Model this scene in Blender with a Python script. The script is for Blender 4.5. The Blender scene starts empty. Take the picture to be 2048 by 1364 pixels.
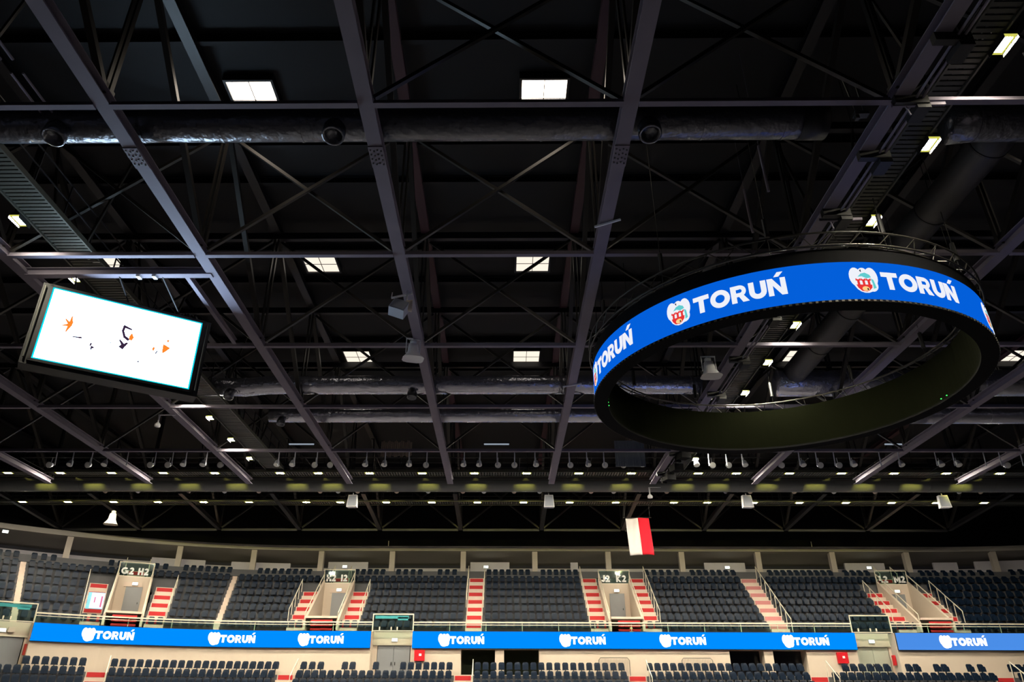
import bpy, math, random
from mathutils import Vector, Matrix
random.seed(7)
C = bpy.context.scene.collection
PI = math.pi
R = math.radians

# ------------------------------------------------------------------ camera
F_PX, PIT, YAW, ROLL, CX, CZ = 1474.7, .47233, -.01432, .00485, -39.4, 1.6
def cam_dir(a, b):
    c, s = math.cos(ROLL), math.sin(ROLL)
    a, b = a*c - b*s, a*s + b*c
    x, y, z = a, math.cos(PIT) - b*math.sin(PIT), math.sin(PIT) + b*math.cos(PIT)
    c, s = math.cos(YAW), math.sin(YAW)
    return Vector((x*c + y*s, -x*s + y*c, z))
fwd = cam_dir(0, 0); right = cam_dir(1, 0) - fwd; up = cam_dir(0, 1) - fwd
cd = bpy.data.cameras.new('camera'); cam = bpy.data.objects.new('camera', cd); C.objects.link(cam)
cam.matrix_world = Matrix(((right.x, up.x, -fwd.x, 0), (right.y, up.y, -fwd.y, 0), (right.z, up.z, -fwd.z, CZ), (0, 0, 0, 1)))
cd.sensor_fit = 'HORIZONTAL'; cd.sensor_width = 36; cd.lens = F_PX/2048*36; cd.shift_x = -CX/2048
cd.clip_end = 400; cd.clip_start = .05
bpy.context.scene.camera = cam

# ------------------------------------------------------------------ world, exposure
sc = bpy.context.scene
w = bpy.data.worlds.new('hall'); sc.world = w; w.use_nodes = True
w.node_tree.nodes['Background'].inputs[0].default_value = (.5, .6, 1, 1)
w.node_tree.nodes['Background'].inputs[1].default_value = .0
sc.view_settings.view_transform = 'Standard'; sc.view_settings.look = 'None'
sc.view_settings.exposure = 0; sc.view_settings.gamma = 1; sc.view_settings.use_curve_mapping = False
sc.cycles.use_denoising = True
sc.cycles.max_bounces = 5; sc.cycles.diffuse_bounces = 3; sc.cycles.glossy_bounces = 3; sc.cycles.transparent_max_bounces = 12
sc.cycles.sample_clamp_indirect = 3; sc.cycles.sample_clamp_direct = 0
sc.cycles.use_light_tree = True

LAMP = 1600          # strength of one catwalk lamp lens
SCREEN = 16.0        # video screen

# ------------------------------------------------------------------ materials
def mat(name, col, rough=.5, metal=0, bump=0, bscale=20, var=0, vscale=3, spec=.5):
    m = bpy.data.materials.new(name); m.use_nodes = True
    nt = m.node_tree; b = nt.nodes['Principled BSDF']
    b.inputs['Base Color'].default_value = (*col, 1); b.inputs['Roughness'].default_value = rough
    b.inputs['Metallic'].default_value = metal; b.inputs['Specular IOR Level'].default_value = spec
    tc = nt.nodes.new('ShaderNodeTexCoord')
    if var:
        n = nt.nodes.new('ShaderNodeTexNoise'); n.inputs['Scale'].default_value = vscale
        n.inputs['Detail'].default_value = 5
        mx = nt.nodes.new('ShaderNodeMix'); mx.data_type = 'RGBA'
        mx.inputs[6].default_value = (*[c*(1-var) for c in col], 1); mx.inputs[7].default_value = (*[min(1, c*(1+var)) for c in col], 1)
        nt.links.new(tc.outputs['Object'], n.inputs['Vector']); nt.links.new(n.outputs[0], mx.inputs[0])
        nt.links.new(mx.outputs[2], b.inputs['Base Color'])
    if bump:
        n = nt.nodes.new('ShaderNodeTexNoise'); n.inputs['Scale'].default_value = bscale
        bp = nt.nodes.new('ShaderNodeBump'); bp.inputs['Strength'].default_value = bump; bp.inputs['Distance'].default_value = .05
        nt.links.new(tc.outputs['Object'], n.inputs['Vector']); nt.links.new(n.outputs[0], bp.inputs['Height'])
        nt.links.new(bp.outputs[0], b.inputs['Normal'])
    return m
def emit(name, col, st):
    m = bpy.data.materials.new(name); m.use_nodes = True
    nt = m.node_tree; nt.nodes.clear()
    e = nt.nodes.new('ShaderNodeEmission'); e.inputs[0].default_value = (*col, 1); e.inputs[1].default_value = st
    o = nt.nodes.new('ShaderNodeOutputMaterial'); nt.links.new(e.outputs[0], o.inputs[0])
    return m
def glass(name, tint=(.8, .95, .9), op=.12):
    m = bpy.data.materials.new(name); m.use_nodes = True
    nt = m.node_tree; nt.nodes.clear()
    t = nt.nodes.new('ShaderNodeBsdfTransparent'); t.inputs[0].default_value = (*tint, 1)
    g = nt.nodes.new('ShaderNodeBsdfGlossy'); g.inputs['Roughness'].default_value = .05
    mx = nt.nodes.new('ShaderNodeMixShader'); mx.inputs[0].default_value = op
    o = nt.nodes.new('ShaderNodeOutputMaterial')
    nt.links.new(t.outputs[0], mx.inputs[1]); nt.links.new(g.outputs[0], mx.inputs[2]); nt.links.new(mx.outputs[0], o.inputs[0])
    return m
M = dict(
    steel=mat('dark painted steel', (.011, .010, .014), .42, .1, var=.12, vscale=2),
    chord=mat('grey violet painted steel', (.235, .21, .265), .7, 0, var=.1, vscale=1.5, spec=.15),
    brace=mat('grey painted bracing steel', (.034, .031, .028), .4, .2),
    red_oxide=mat('red oxide steel', (.055, .018, .030), .6),
    deck=mat('dark roof deck', (.007, .0075, .011), .75, var=.2, vscale=.6),
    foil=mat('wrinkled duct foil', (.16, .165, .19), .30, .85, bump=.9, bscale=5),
    foil_sheen=mat('duct foil with painted sheen', (.80, .81, .92), .24, .85, bump=.9, bscale=5),  # same foil made paler, lamp and screen highlights put into the colour
    black=mat('black metal', (.008, .008, .009), .5),
    blackfab=mat('black cloth', (.006, .006, .007), .95, spec=.1),
    olive=mat('dark olive panel', (.0035, .0042, .0016), .95, spec=.02),
    grating=mat('galvanised grating', (.06, .06, .048), .55, .3),
    lamp=emit('lamp lens', (1.0, .91, .70), LAMP),
    halo=emit('yellow diffuser', (.62, .60, .10), 1.0),  # colour of the painted halo around each lamp lens
    white=mat('white plastic', (.85, .84, .88), .45),
    disc=mat('frosted lamp glass', (.95, .95, .92), .6),
    greybox=mat('grey painted cabinet', (.5, .53, .62), .5),
    cream=mat('cream plaster', (.66, .55, .45), .8, var=.05, vscale=.5),
    rail=mat('cream painted rail', (.74, .68, .55), .45),
    conc=mat('dark grey concrete', (.10, .10, .11), .85, var=.2, vscale=1),
    tread=mat('pale stone tread', (.70, .56, .47), .75, var=.06, vscale=3),
    red=mat('red stair riser', (.52, .015, .02), .7),
    seat=mat('navy seat plastic', (.006, .0135, .030), .36, var=.15, vscale=.3, spec=.16),
    door=mat('grey steel door', (.26, .27, .29), .4),
    soffit=mat('grey soffit', (.42, .39, .36), .8, var=.1, vscale=.4),
    pillar=mat('pale concrete pillar', (.52, .46, .41), .8, var=.08),
    lilac=mat('pale lilac wall', (.60, .57, .64), .8, var=.06),
    redbox=mat('red cabinet', (.60, .01, .02), .4),
    whitebit=mat('white print', (.92, .92, .92), .5),
    glass=glass('railing glass', (.80, .93, .88), .035),
    cyan=mat('light blue reflection and case', (.18, .52, .70), .3),  # painted reflection on the booth glass, also the poster case
    floor=mat('grey arena floor', (.078, .074, .088), .45, var=.08, vscale=.5),
    led_blue=emit('blue led band', (.001, .115, .70), 1.0),
    led_ribbon=emit('bright blue led ribbon', (.0, .245, 1.0), 1.12),
    led_ribbon2=emit('paler blue led ribbon', (.07, .27, .80), 1.0),
    led_white=emit('white led', (.86, .88, .95), 1.0),
    led_whiter=emit('bright white led', (1, .98, 1), 1.5),
    led_red=emit('red led', (.80, .035, .035), 1.0),
    led_cyan=emit('cyan led', (.12, .60, .62), 1.0),
    led_yellow=emit('yellow led', (1, .62, .25), 1.0),
    led_black=emit('black led', (.01, .01, .02), 1.0),
    screen=emit('white screen', (.58, .80, 1.0), SCREEN),
    scr_edge=emit('screen edge', (.0, .60, .80), 1.2),
    scr_orange=emit('orange screen mark', (1.0, .26, .03), 1.0),
    scr_purple=emit('purple screen mark', (.04, .02, .05), 1.0),
    sky_hot=emit('bright sky through dome', (1.0, .86, .70), 9),
    sky=emit('pale sky through dome', (1.0, .90, .76), 1.05),
    exit=emit('exit light', (.85, 1.0, .90), 3.0),
    green=emit('green pilot light', (.05, 1.0, .1), 3.0),
    red_dot=emit('red pilot light', (1, .1, .05), 1.2),
    tube=emit('fluorescent tube', (.45, .52, .62), .55),
    poster=emit('lit poster', (.75, .82, 1.0), 1.5),
    poster_pink=emit('pink print on poster', (.80, .20, .35), 1.1),
    flag_w=mat('white flag cloth', (.80, .74, .72), .9),
    flag_r=mat('red flag cloth', (.75, .01, .03), .9),
    mesh=mat('grey blue mesh cloth', (.16, .19, .22), .8),
    mesh2=mat('brown mesh cloth', (.30, .24, .20), .8),
)

# ------------------------------------------------------------------ mesh helpers
class MB:
    def __init__(s): s.v = []; s.f = []
    def quadbox(s, P):        # P = 8 points: bottom 4, top 4
        n = len(s.v); s.v += [tuple(p) for p in P]
        for f in ((3, 2, 1, 0), (4, 5, 6, 7), (0, 1, 5, 4), (1, 2, 6, 5), (2, 3, 7, 6), (3, 0, 4, 7)):
            s.f.append(tuple(n+i for i in f))
        return s
    def box(s, c, d, rz=0, rx=0):
        x, y, z = d[0]/2, d[1]/2, d[2]/2
        m = Matrix.Rotation(rz, 3, 'Z') @ Matrix.Rotation(rx, 3, 'X')
        P = [(-x, -y, -z), (x, -y, -z), (x, y, -z), (-x, y, -z), (-x, -y, z), (x, -y, z), (x, y, z), (-x, y, z)]
        return s.quadbox([m @ Vector(p) + Vector(c) for p in P])
    def beam(s, a, b, w, h, upv=(0, 0, 1)):
        a, b = Vector(a), Vector(b); d = (b-a).normalized(); u = Vector(upv)
        if abs(d.dot(u)) > .98: u = Vector((0, 1, 0))
        sd = d.cross(u).normalized(); u = sd.cross(d).normalized()
        P = []
        for q in (a, b):
            P += [q - sd*w/2 - u*h/2, q + sd*w/2 - u*h/2, q + sd*w/2 + u*h/2, q - sd*w/2 + u*h/2]
        return s.quadbox(P)
    def ibeam(s, a, b, w, h, t=.025):
        a, b = Vector(a), Vector(b); z = Vector((0, 0, 1))
        s.beam(a - z*(h/2-t/2), b - z*(h/2-t/2), w, t); s.beam(a + z*(h/2-t/2), b + z*(h/2-t/2), w, t)
        return s.beam(a, b, t, h-2*t)
    def tube(s, a, b, r, n=10, r2=None):
        a, b = Vector(a), Vector(b); d = (b-a).normalized(); u = Vector((0, 0, 1))
        if abs(d.dot(u)) > .98: u = Vector((0, 1, 0))
        sd = d.cross(u).normalized(); u = sd.cross(d)
        return s.path([a, b], [r, r if r2 is None else r2], n)
    def path(s, pts, rad, n=10, closed=False):
        pts = [Vector(p) for p in pts]; k = len(s.v); m = len(pts)
        if not hasattr(rad, '__len__'): rad = [rad]*m
        u = Vector((0, 0, 1)); d0 = (pts[1]-pts[0]).normalized()
        if abs(d0.dot(u)) > .95: u = Vector((0, 1, 0))
        for i, p in enumerate(pts):
            if closed: d = pts[(i+1) % m] - pts[i-1]
            else: d = pts[min(i+1, m-1)] - pts[max(i-1, 0)]
            d.normalize(); sd = d.cross(u).normalized(); uu = sd.cross(d)
            for j in range(n):
                t = 2*PI*j/n; s.v.append(tuple(p + (sd*math.cos(t) + uu*math.sin(t))*rad[i]))
        for i in range(m if closed else m-1):
            q = (i+1) % m
            for j in range(n):
                l = (j+1) % n; s.f.append((k+i*n+j, k+i*n+l, k+q*n+l, k+q*n+j))
        if not closed:
            s.f.append(tuple(k+j for j in range(n))[::-1]); s.f.append(tuple(k+(m-1)*n+j for j in range(n)))
        return s
    def lathe(s, prof, c, axis=(0, 0, 1), n=20):   # prof: (radius, along)
        ax = Vector(axis).normalized(); u = Vector((0, 0, 1))
        if abs(ax.dot(u)) > .98: u = Vector((0, 1, 0))
        sd = ax.cross(u).normalized(); u = sd.cross(ax); k = len(s.v); c = Vector(c)
        for r, t in prof:
            for j in range(n):
                a = 2*PI*j/n; s.v.append(tuple(c + ax*t + (sd*math.cos(a) + u*math.sin(a))*r))
        for i in range(len(prof)-1):
            for j in range(n):
                l = (j+1) % n; s.f.append((k+i*n+j, k+i*n+l, k+(i+1)*n+l, k+(i+1)*n+j))
        return s
    def prism(s, poly, fn, d0, d1):   # poly in 2D, fn maps (x, y, depth) into space
        k = len(s.v); n = len(poly)
        for d in (d0, d1):
            for p in poly: s.v.append(tuple(fn(p[0], p[1], d)))
        s.f.append(tuple(range(k+n, k+2*n))); s.f.append(tuple(range(k, k+n))[::-1])
        for i in range(n):
            j = (i+1) % n; s.f.append((k+i, k+j, k+n+j, k+n+i))
        return s
    def build(s, name, m, parent=None, smooth=False):
        me = bpy.data.meshes.new(name); me.from_pydata(s.v, [], s.f); me.update()
        me.materials.append(M[m] if isinstance(m, str) else m)
        if smooth:
            for p in me.polygons: p.use_smooth = True
        o = bpy.data.objects.new(name, me); C.objects.link(o)
        if parent is not None:
            o.parent = parent
            o.matrix_parent_inverse = Matrix.Translation(-Vector(parent.location)) if parent.rotation_euler[2] == 0 else parent.matrix_basis.inverted()
        return o
def tag(o, label=None, cat=None, group=None, kind=None):
    for k, v in (('label', label), ('category', cat), ('group', group), ('kind', kind)):
        if v: o[k] = v
    return o
def struct(name, mb, m, smooth=False, label=None):
    o = mb.build(name, m, None, smooth); o['kind'] = 'structure'
    if label: o['label'] = label
    return o
def thing(name, loc, label, cat, group=None, rz=0):
    o = bpy.data.objects.new(name, None); C.objects.link(o); o.location = loc; o.rotation_euler = (0, 0, rz)
    o.empty_display_size = .1
    return tag(o, label, cat, group)
def copy_tree(src, loc, rz=0, label=None, group=None):
    r = src.copy(); C.objects.link(r); r.location = loc; r.rotation_euler = (0, 0, rz)
    if label: r['label'] = label
    if group: r['group'] = group
    for ch in src.children:
        c = ch.copy(); C.objects.link(c); c.parent = r; c.matrix_parent_inverse = ch.matrix_parent_inverse.copy()
        for g in ch.children:
            d = g.copy(); C.objects.link(d); d.parent = c; d.matrix_parent_inverse = g.matrix_parent_inverse.copy()
    return r
ORD = ['', 'first', 'second', 'third', 'fourth', 'fifth', 'sixth', 'seventh', 'eighth', 'ninth', 'tenth', 'eleventh', 'twelfth']
def nth(n):
    if n % 100 in (11, 12, 13): return '%dth' % n
    return '%d%s' % (n, {1: 'st', 2: 'nd', 3: 'rd'}.get(n % 10, 'th'))

# the bowl of the stands: s runs along it, r is the distance behind the video ribbon
RB = 27
def bowl(s, r, z):
    if s < -14:
        t = (-14-s)/RB; return Vector((-14-(RB+r)*math.sin(t), 26+(RB+r)*math.cos(t), z))
    if s > 34:
        t = (s-34)/RB; return Vector((34+(RB+r)*math.sin(t), 26+(RB+r)*math.cos(t), z))
    return Vector((s, 53+r, z))
def turn(s):
    return (-14-s)/RB if s < -14 else (-(s-34)/RB if s > 34 else 0)
def sweep(mb, prof, s0, s1):          # prof: closed polygon of (r, z)
    cuts = [s0]
    x = s0
    while x < s1 - 1e-6:
        nx = x + (1.0 if (x < -14 or x >= 34) else 100)
        if x < -14: nx = min(nx, -14)
        elif x < 34: nx = min(nx, 34)
        nx = min(nx, s1); cuts.append(nx); x = nx
    k = len(mb.v); n = len(prof)
    for c in cuts:
        for r, z in prof: mb.v.append(tuple(bowl(c, r, z)))
    for i in range(len(cuts)-1):
        for j in range(n):
            l = (j+1) % n; mb.f.append((k+i*n+j, k+(i+1)*n+j, k+(i+1)*n+l, k+i*n+l))
    mb.f.append(tuple(range(k, k+n))); mb.f.append(tuple(range(k+(len(cuts)-1)*n, k+len(cuts)*n))[::-1])
    return mb
def rect(r0, r1, z0, z1): return [(r0, z0), (r1, z0), (r1, z1), (r0, z1)]

# ------------------------------------------------------------------ lettering
def ringpoly(cx, cy, ro, ri, a0, a1, n=12, sy=1.0):
    out = []
    for i in range(n):
        t0, t1 = R(a0+(a1-a0)*i/n), R(a0+(a1-a0)*(i+1)/n)
        out.append([(cx+ro*math.cos(t0), cy+ro*sy*math.sin(t0)), (cx+ro*math.cos(t1), cy+ro*sy*math.sin(t1)),
                    (cx+ri*math.cos(t1), cy+ri*sy*math.sin(t1)), (cx+ri*math.cos(t0), cy+ri*sy*math.sin(t0))])
    return out
def rc(x0, y0, x1, y1): return [(x0, y0), (x1, y0), (x1, y1), (x0, y1)]
def glyph(ch, w=.26):
    if ch == 'T': return [rc(0, 1-w*.95, .88, 1), rc(.44-w/2, 0, .44+w/2, 1)], .88
    if ch == 'O': return ringpoly(.52, .5, .52, .52-w, 0, 360, 24), 1.04
    if ch == 'R': return [rc(0, 0, w, 1), rc(w, 1-w*.85, .45, 1), rc(w, .34, .45, .34+w*.8)] + ringpoly(.45, .67, .33, .12, -90, 90, 10) + [[(.36, .40), (.62, .42), (.88, 0), (.56, 0)]], .86
    if ch == 'U': return [rc(0, .4, w, 1), rc(.86-w, .4, .86, 1)] + ringpoly(.43, .42, .43, .43-w, 180, 360, 12), .86
    if ch in 'NŃ':
        g = [rc(0, 0, w*.95, 1), rc(.9-w*.95, 0, .9, 1), [(0, 1), (.9-w, 0), (.9, 0), (w, 1)]]
        if ch == 'Ń': g.append([(.36, 1.08), (.60, 1.08), (.84, 1.34), (.56, 1.34)])
        return g, .9
    if ch == '2': return ringpoly(.3, .7, .3, .3-w, 170, -35, 12) + [[(.36, .62), (.56, .54), (.28, .14), (0, .1)], rc(0, 0, .62, w)], .62
    if ch == 'G': return ringpoly(.45, .5, .48, .48-w, 45, 330, 16) + [rc(.5, .36, .92, .36+w*.8), rc(.92-w, .12, .92, .5)], .95
    if ch == 'H': return [rc(0, 0, w, 1), rc(.72-w, 0, .72, 1), rc(0, .5-w/2, .72, .5+w/2)], .72
    if ch == 'I': return [rc(0, 0, w, 1)], w
    if ch == 'J': return [rc(.56-w, .3, .56, 1)] + ringpoly(.28, .3, .28, .28-w, 180, 360, 8), .56
    if ch == 'K': return [rc(0, 0, w, 1), [(w, .38), (w, .62), (.48, 1), (.78, 1)], [(w, .55), (.8, 0), (.5, 0), (w*.8, .38)]], .8
    if ch == 'L': return [rc(0, 0, w, 1), rc(0, 0, .56, w)], .56
    if ch == 'M': return [rc(0, 0, w, 1), rc(.95-w, 0, .95, 1), [(0, 1), (w, 1), (.475, .42), (.475, .12)], [(.95, 1), (.95-w, 1), (.475, .42), (.475, .12)]], .95
    return [], .35
def write(mb, txt, x0, y0, h, fn, d0, d1, w=.26, gap=.10):
    x = x0
    for ch in txt:
        g, adv = glyph(ch, w)
        for p in g: mb.prism([(x+a*h, y0+b*h) for a, b in p], fn, d0, d1)
        x += (adv+gap)*h
    return x
def ell(cx, cy, rx, ry, n=18): return [(cx+rx*math.cos(2*PI*i/n), cy+ry*math.sin(2*PI*i/n)) for i in range(n)]
def city_logo(parent, fn, x0, zc, crest_h, cap_h, white, small=False, text=True, off=.46, sw=.27):
    """crest (winged figure above a red castle) followed by the word; x0 is the crest's middle"""
    q = crest_h; P = lambda a, b: (x0+a*q, zc+(b-.5)*q)
    m = MB()
    for cx, cy, rx, ry in ((-.26, .62, .21, .36), (.26, .62, .21, .36), (0, .42, .37, .41), (0, .84, .14, .13), (.22, .3, .2, .24)):
        m.prism([P(a, b) for a, b in ell(cx, cy, rx, ry)], fn, .0, .012)
    if text: write(m, 'TORUŃ', x0+off*q, zc-.5*cap_h, cap_h, fn, .0, .012, sw, .06)
    o = m.build('logo', white, parent)
    c = MB()
    for poly in ([(-.30, .32), (.22, .32), (.20, .20), (.10, .10), (0, .05), (-.16, .08), (-.26, .2)], rc(-.25, .32, -.17, .52), rc(-.08, .32, 0, .52), rc(.09, .32, .17, .52),
                 rc(-.29, .47, -.25, .55), rc(-.17, .47, -.13, .55), rc(-.12, .47, -.08, .55), rc(0, .47, .04, .55), rc(.05, .47, .09, .55), rc(.17, .47, .21, .55)):
        c.prism([P(a, b) for a, b in poly], fn, .012, .016)
    if not small:
        c.build('castle', 'led_red', o)
        c = MB()
        for poly in ([(-.20, .62), (-.08, .74), (.06, .78), (.20, .70), (.24, .60), (.08, .56), (-.06, .64)], [(.22, .56), (.30, .50), (.34, .2), (.24, .16), (.25, .36)]):
            c.prism([P(a, b) for a, b in poly], fn, .012, .017)
        c.build('gown', 'led_cyan', o)
        c = MB(); c.prism([P(a, b) for a, b in ell(-.02, .16, .12, .09, 12)], fn, .016, .02); c.build('gate', 'led_yellow', o)
        c = MB(); c.prism([P(a, b) for a, b in rc(.02, .10, .06, .18)], fn, .02, .023); c.build('gate_opening', 'led_black', o); c = MB()
        c.prism([P(a, b) for a, b in [(-.10, .86), (-.05, .91), (-.05, .80)]], fn, .012, .02); c.build('hair_mark', 'led_black', o)
    return o

# ------------------------------------------------------------------ the shell
b = MB(); b.box((0, 10, -.1), (150, 150, .2)); struct('floor', b, 'floor')
b = MB(); b.box((0, 15, 19.65), (140, 110, .3)); struct('ceiling', b, 'deck')
# ------------------------------------------------------------------ roof steel
ZB, ZT = 13.96, 19.0
TX = lambda k: -15.07 + 6*k
TY = lambda j: 12.40 + 6.094*j
tn = {-4: 'outermost truss on the screen side of the hall', -3: 'second truss from the outer edge, far beyond the white screen',
      -2: 'truss running to the curved corner of the stands', -1: 'truss passing under the low edge of the white screen',
      0: 'truss that passes behind the tilted white screen', 1: 'brightly lit truss with bolted splice plate beside the white screen',
      2: 'truss that carries the two pale loudspeakers', 3: 'truss between the loudspeaker truss and the ring display',
      4: 'truss hung with pipes and cables above the ring display', 5: 'truss seen through the middle of the ring display',
      6: 'truss just outside the ring display', 7: 'truss second beyond the ring display', 8: 'outermost truss beyond the ring display'}
for k in range(-4, 9):
    x = TX(k)
    t = thing('roof_truss', (x, 12.4, ZB), 'long dark steel roof ' + tn[k], 'roof truss', 'roof trusses running down the hall')
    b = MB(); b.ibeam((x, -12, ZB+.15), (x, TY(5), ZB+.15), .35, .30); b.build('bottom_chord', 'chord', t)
    b = MB(); b.ibeam((x, TY(5)+4.4, ZB+.75), (x, TY(7), ZB+.15), .28, .28); b.build('bottom_chord', 'steel', t)  # far stretch in darker steel, standing in for weaker light
    b = MB(); b.ibeam((x, -12, ZT+.1), (x, 62, ZT+.1), .34, .24)
    b.build('top_chord', 'red_oxide' if k in (2, 3, 7) else 'steel', t)
    for j in range(-3, 8):
        if j == 6: continue
        y = TY(j)
        b = MB(); b.beam((x-.07, y, ZB+.3), (x-.07, y, ZT), .05, .14); b.beam((x+.07, y, ZB+.3), (x+.07, y, ZT), .05, .14)
        b.build('post', 'brace', t)
        b = MB(); b.beam((x, y-.1, ZB+.3), (x, y-6.0, ZT), .16, .16); b.build('diagonal', 'brace', t)
        b = MB(); b.box((x, y-.1, ZB+.45), (.03, .7, .36)); b.build('gusset_plate', 'steel', t)
    if k in (1, 3, 2):
        y = 14.15
        b = MB(); b.box((x, y, ZB-.012), (.36, .75, .03))
        b.build('splice_plate', 'chord', t)
        b = MB()
        for i in range(4):
            for q in range(4): b.lathe([(0, -.02), (.022, -.02), (.022, .0)], (x-.13+.085*q, y-.28+.16*i+.04*(q % 2), ZB-.03), n=6)
        b.build('bolt_pattern', 'black', t)
    # small bolts along the lower chord
beam_names = {-1: 'nearest cross frame of roof steel, almost overhead', 0: 'cross frame of roof steel in front of the big foil duct',
              1: 'cross frame whose rail runs above the white screen', 2: 'cross frame level with the pale horn loudspeaker',
              3: 'cross frame below the twin foil ducts', 4: 'cross frame the white spot lamps hang from', 5: 'cross frame over the front lamp catwalk', 7: 'last cross frame before the black end wall'}
for j in (-1, 0, 1, 2, 3, 4, 7):
    y = TY(j)
    t = thing('cross_frame', (0, y, ZB), 'dark steel ' + beam_names[j], 'roof frame', 'cross frames between the trusses')
    for k in range(-4, 8):
        x0, x1 = TX(k)+.18, TX(k+1)-.18
        b = MB(); b.beam((x0, y, ZB-.02), (x1, y, ZB-.02), .16, .04); b.beam((x0, y, ZB+.06), (x1, y, ZB+.06), .03, .12)
        b.build('rail', 'steel' if j == 7 else 'chord', t)  # last rail coloured darker to imitate the dim light there
        if j <= 0 and k <= 1: continue
        b = MB(); b.beam((x0, y, ZB+.2), (x1, y, ZT-.3), .10, .10); b.build('brace', 'brace', t)
        b = MB(); b.beam((x1, y+.12, ZB+.2), (x0, y+.12, ZT-.3), .10, .10); b.build('brace', 'brace', t)
    b = MB(); b.beam((-39.2, y, ZT-.1), (33, y, ZT-.1), .2, .3); b.build('top_rail', 'steel', t)
# roof purlins
for i, y in enumerate((15.2, 19.6, 21.6, 26.0, 28.6, 34.6, 38.2, 44.0)):
    b = MB(); b.ibeam((-60, y, 19.33), (60, y, 19.33), .16, .3); struct('trim_%d' % (i+1), b, 'deck')
# beam between the screen truss and the lit truss, with the monorail behind it
t = thing('support_beam', (-12, 19.6, ZB), 'bluish lit steel beam just above the top edge of the white screen', 'beam')
b = MB(); b.ibeam((-15.0, 19.6, ZB+.1), (-9.1, 19.6, ZB+.1), .24, .26); b.build('flange', 'chord', t)
b = MB(); b.box((-11.4, 19.6, ZB-.05), (.12, .2, .1)); b.box((-10.9, 19.6, ZB-.05), (.12, .2, .1)); b.build('clamp', 'white', t)
o = MB().ibeam((-9.97, 19.8, ZB+.12), (-9.97, 24.45, ZB+.12), .14, .2).build('hoist_rail', 'chord'); tag(o, 'short hoist rail parallel to the lit truss, beside the white screen', 'rail')
for xx, lab in ((-11.12, 'inner of two thin grey pipes running above the duct'), (-11.4, 'outer of two thin grey pipes running above the duct')):
    b = MB(); b.tube((xx, 2, 14.9), (xx, 11.9, 14.9), .035, 8); b.tube((xx, 12.3, 14.9), (xx, 13.6, 14.9), .03, 8)
    tag(b.build('conduit', 'chord'), lab, 'pipe', 'thin pipes near the lit truss')

# ------------------------------------------------------------------ skylights
sk = [(-7.9, 17.4, 'blazing warm square skylight in the bay beside the lit truss'), (1.35, 17.4, 'blazing warm square skylight above the foil duct, nearer the ring display'),
      (-7.9, 27.05, 'pale skylight in the middle row, beside the dark red top chord'), (1.35, 27.05, 'pale skylight in the middle row, crossed by a thin brace'),
      (-7.9, 36.4, 'small pale skylight in the far row on the screen side'), (1.35, 36.4, 'small pale skylight in the far row, near the ring display'),
      (-17.3, 27.05, 'skylight cut by truss members right above the white screen'), (16.2, 36.4, 'small skylight seen through the ring display'),
      (28.0, 36.4, 'slanted skylight beyond the outer rim of the ring display'), (19.5, 17.4, 'warm skylight beside the lamp catwalk, split by a brace')]
for i, (x, y, lab) in enumerate(sk):
    t = thing('skylight', (x, y, 19.4), lab, 'skylight', 'square roof skylights')
    b = MB()
    for dx, dy, sx, sy in ((-.74, 0, .08, 1.56), (.74, 0, .08, 1.56), (0, -.74, 1.4, .08), (0, .74, 1.4, .08)): b.box((x+dx, y+dy, 19.36), (sx, sy, .30))
    b.build('frame', 'steel', t)
    b = MB(); b.box((x, y, 19.28), (1.4, 1.4, .02)); b.build('pane', 'sky_hot' if y < 20 else 'sky', t)
    b = MB(); b.box((x, y, 19.26), (.025, 1.4, .02)); b.box((x, y+.1, 19.26), (1.4, .02, .02)); b.build('glazing_bar', 'brace', t)

# ------------------------------------------------------------------ ducts
def duct(label, pts, rad, n=28, m_='foil'):
    t = thing('air_duct', pts[0], label, 'duct', 'foil wrapped ventilation ducts')
    P = []; 
    for i in range(len(pts)-1):
        a, c = Vector(pts[i]), Vector(pts[i+1]); L = (c-a).length; m = max(1, int(L/1.0))
        for q in range(m): P.append(a.lerp(c, q/m))
    P.append(Vector(pts[-1]))
    b = MB(); b.path(P, rad, n); b.build('pipe', m_, t, True)
    for i in range(1, len(P)-1, 2):
        d = (P[i+1]-P[i-1]).normalized(); b = MB(); b.path([P[i]-d*.03, P[i]+d*.03], rad+.012, n); b.build('joint_band', m_, t)
    return t
def nozzle(t, c, d=(0, -.25, -1), s=.28):
    b = MB(); b.lathe([(s*.7, -s*1.2), (s, -s*.4), (s, s*.7), (s*.82, s*.75), (s*.78, s*.3), (0, s*.2)], c, d, 18); b.build('nozzle', 'foil', t, True)
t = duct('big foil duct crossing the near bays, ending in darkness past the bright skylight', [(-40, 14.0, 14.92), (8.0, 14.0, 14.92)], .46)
b = MB(); b.path([(7.4, 14.0, 14.92), (8.05, 14.0, 14.92)], .48, 28); b.build('shade_sleeve', 'black', t, True)  # black sleeve added so the duct end fades into darkness
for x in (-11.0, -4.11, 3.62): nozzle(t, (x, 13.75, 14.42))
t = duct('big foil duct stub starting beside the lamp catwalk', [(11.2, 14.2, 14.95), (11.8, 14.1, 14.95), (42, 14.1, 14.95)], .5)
t = duct('upper of the twin foil ducts across the far bays', [(-13.4, 30.6, 14.9), (-11.6, 30.6, 14.9), (-10.6, 30.6, 15.0), (9.5, 30.6, 15.0)], .42, m_='foil_sheen')
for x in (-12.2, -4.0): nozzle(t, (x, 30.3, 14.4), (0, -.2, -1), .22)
t = duct('lower and thinner of the twin foil ducts across the far bays', [(-11.6, 34.4, 15.0), (9.5, 34.4, 15.0)], .34, m_='foil_sheen')
nozzle(t, (-10.9, 34.1, 14.55), (0, -.2, -1), .2)
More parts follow.
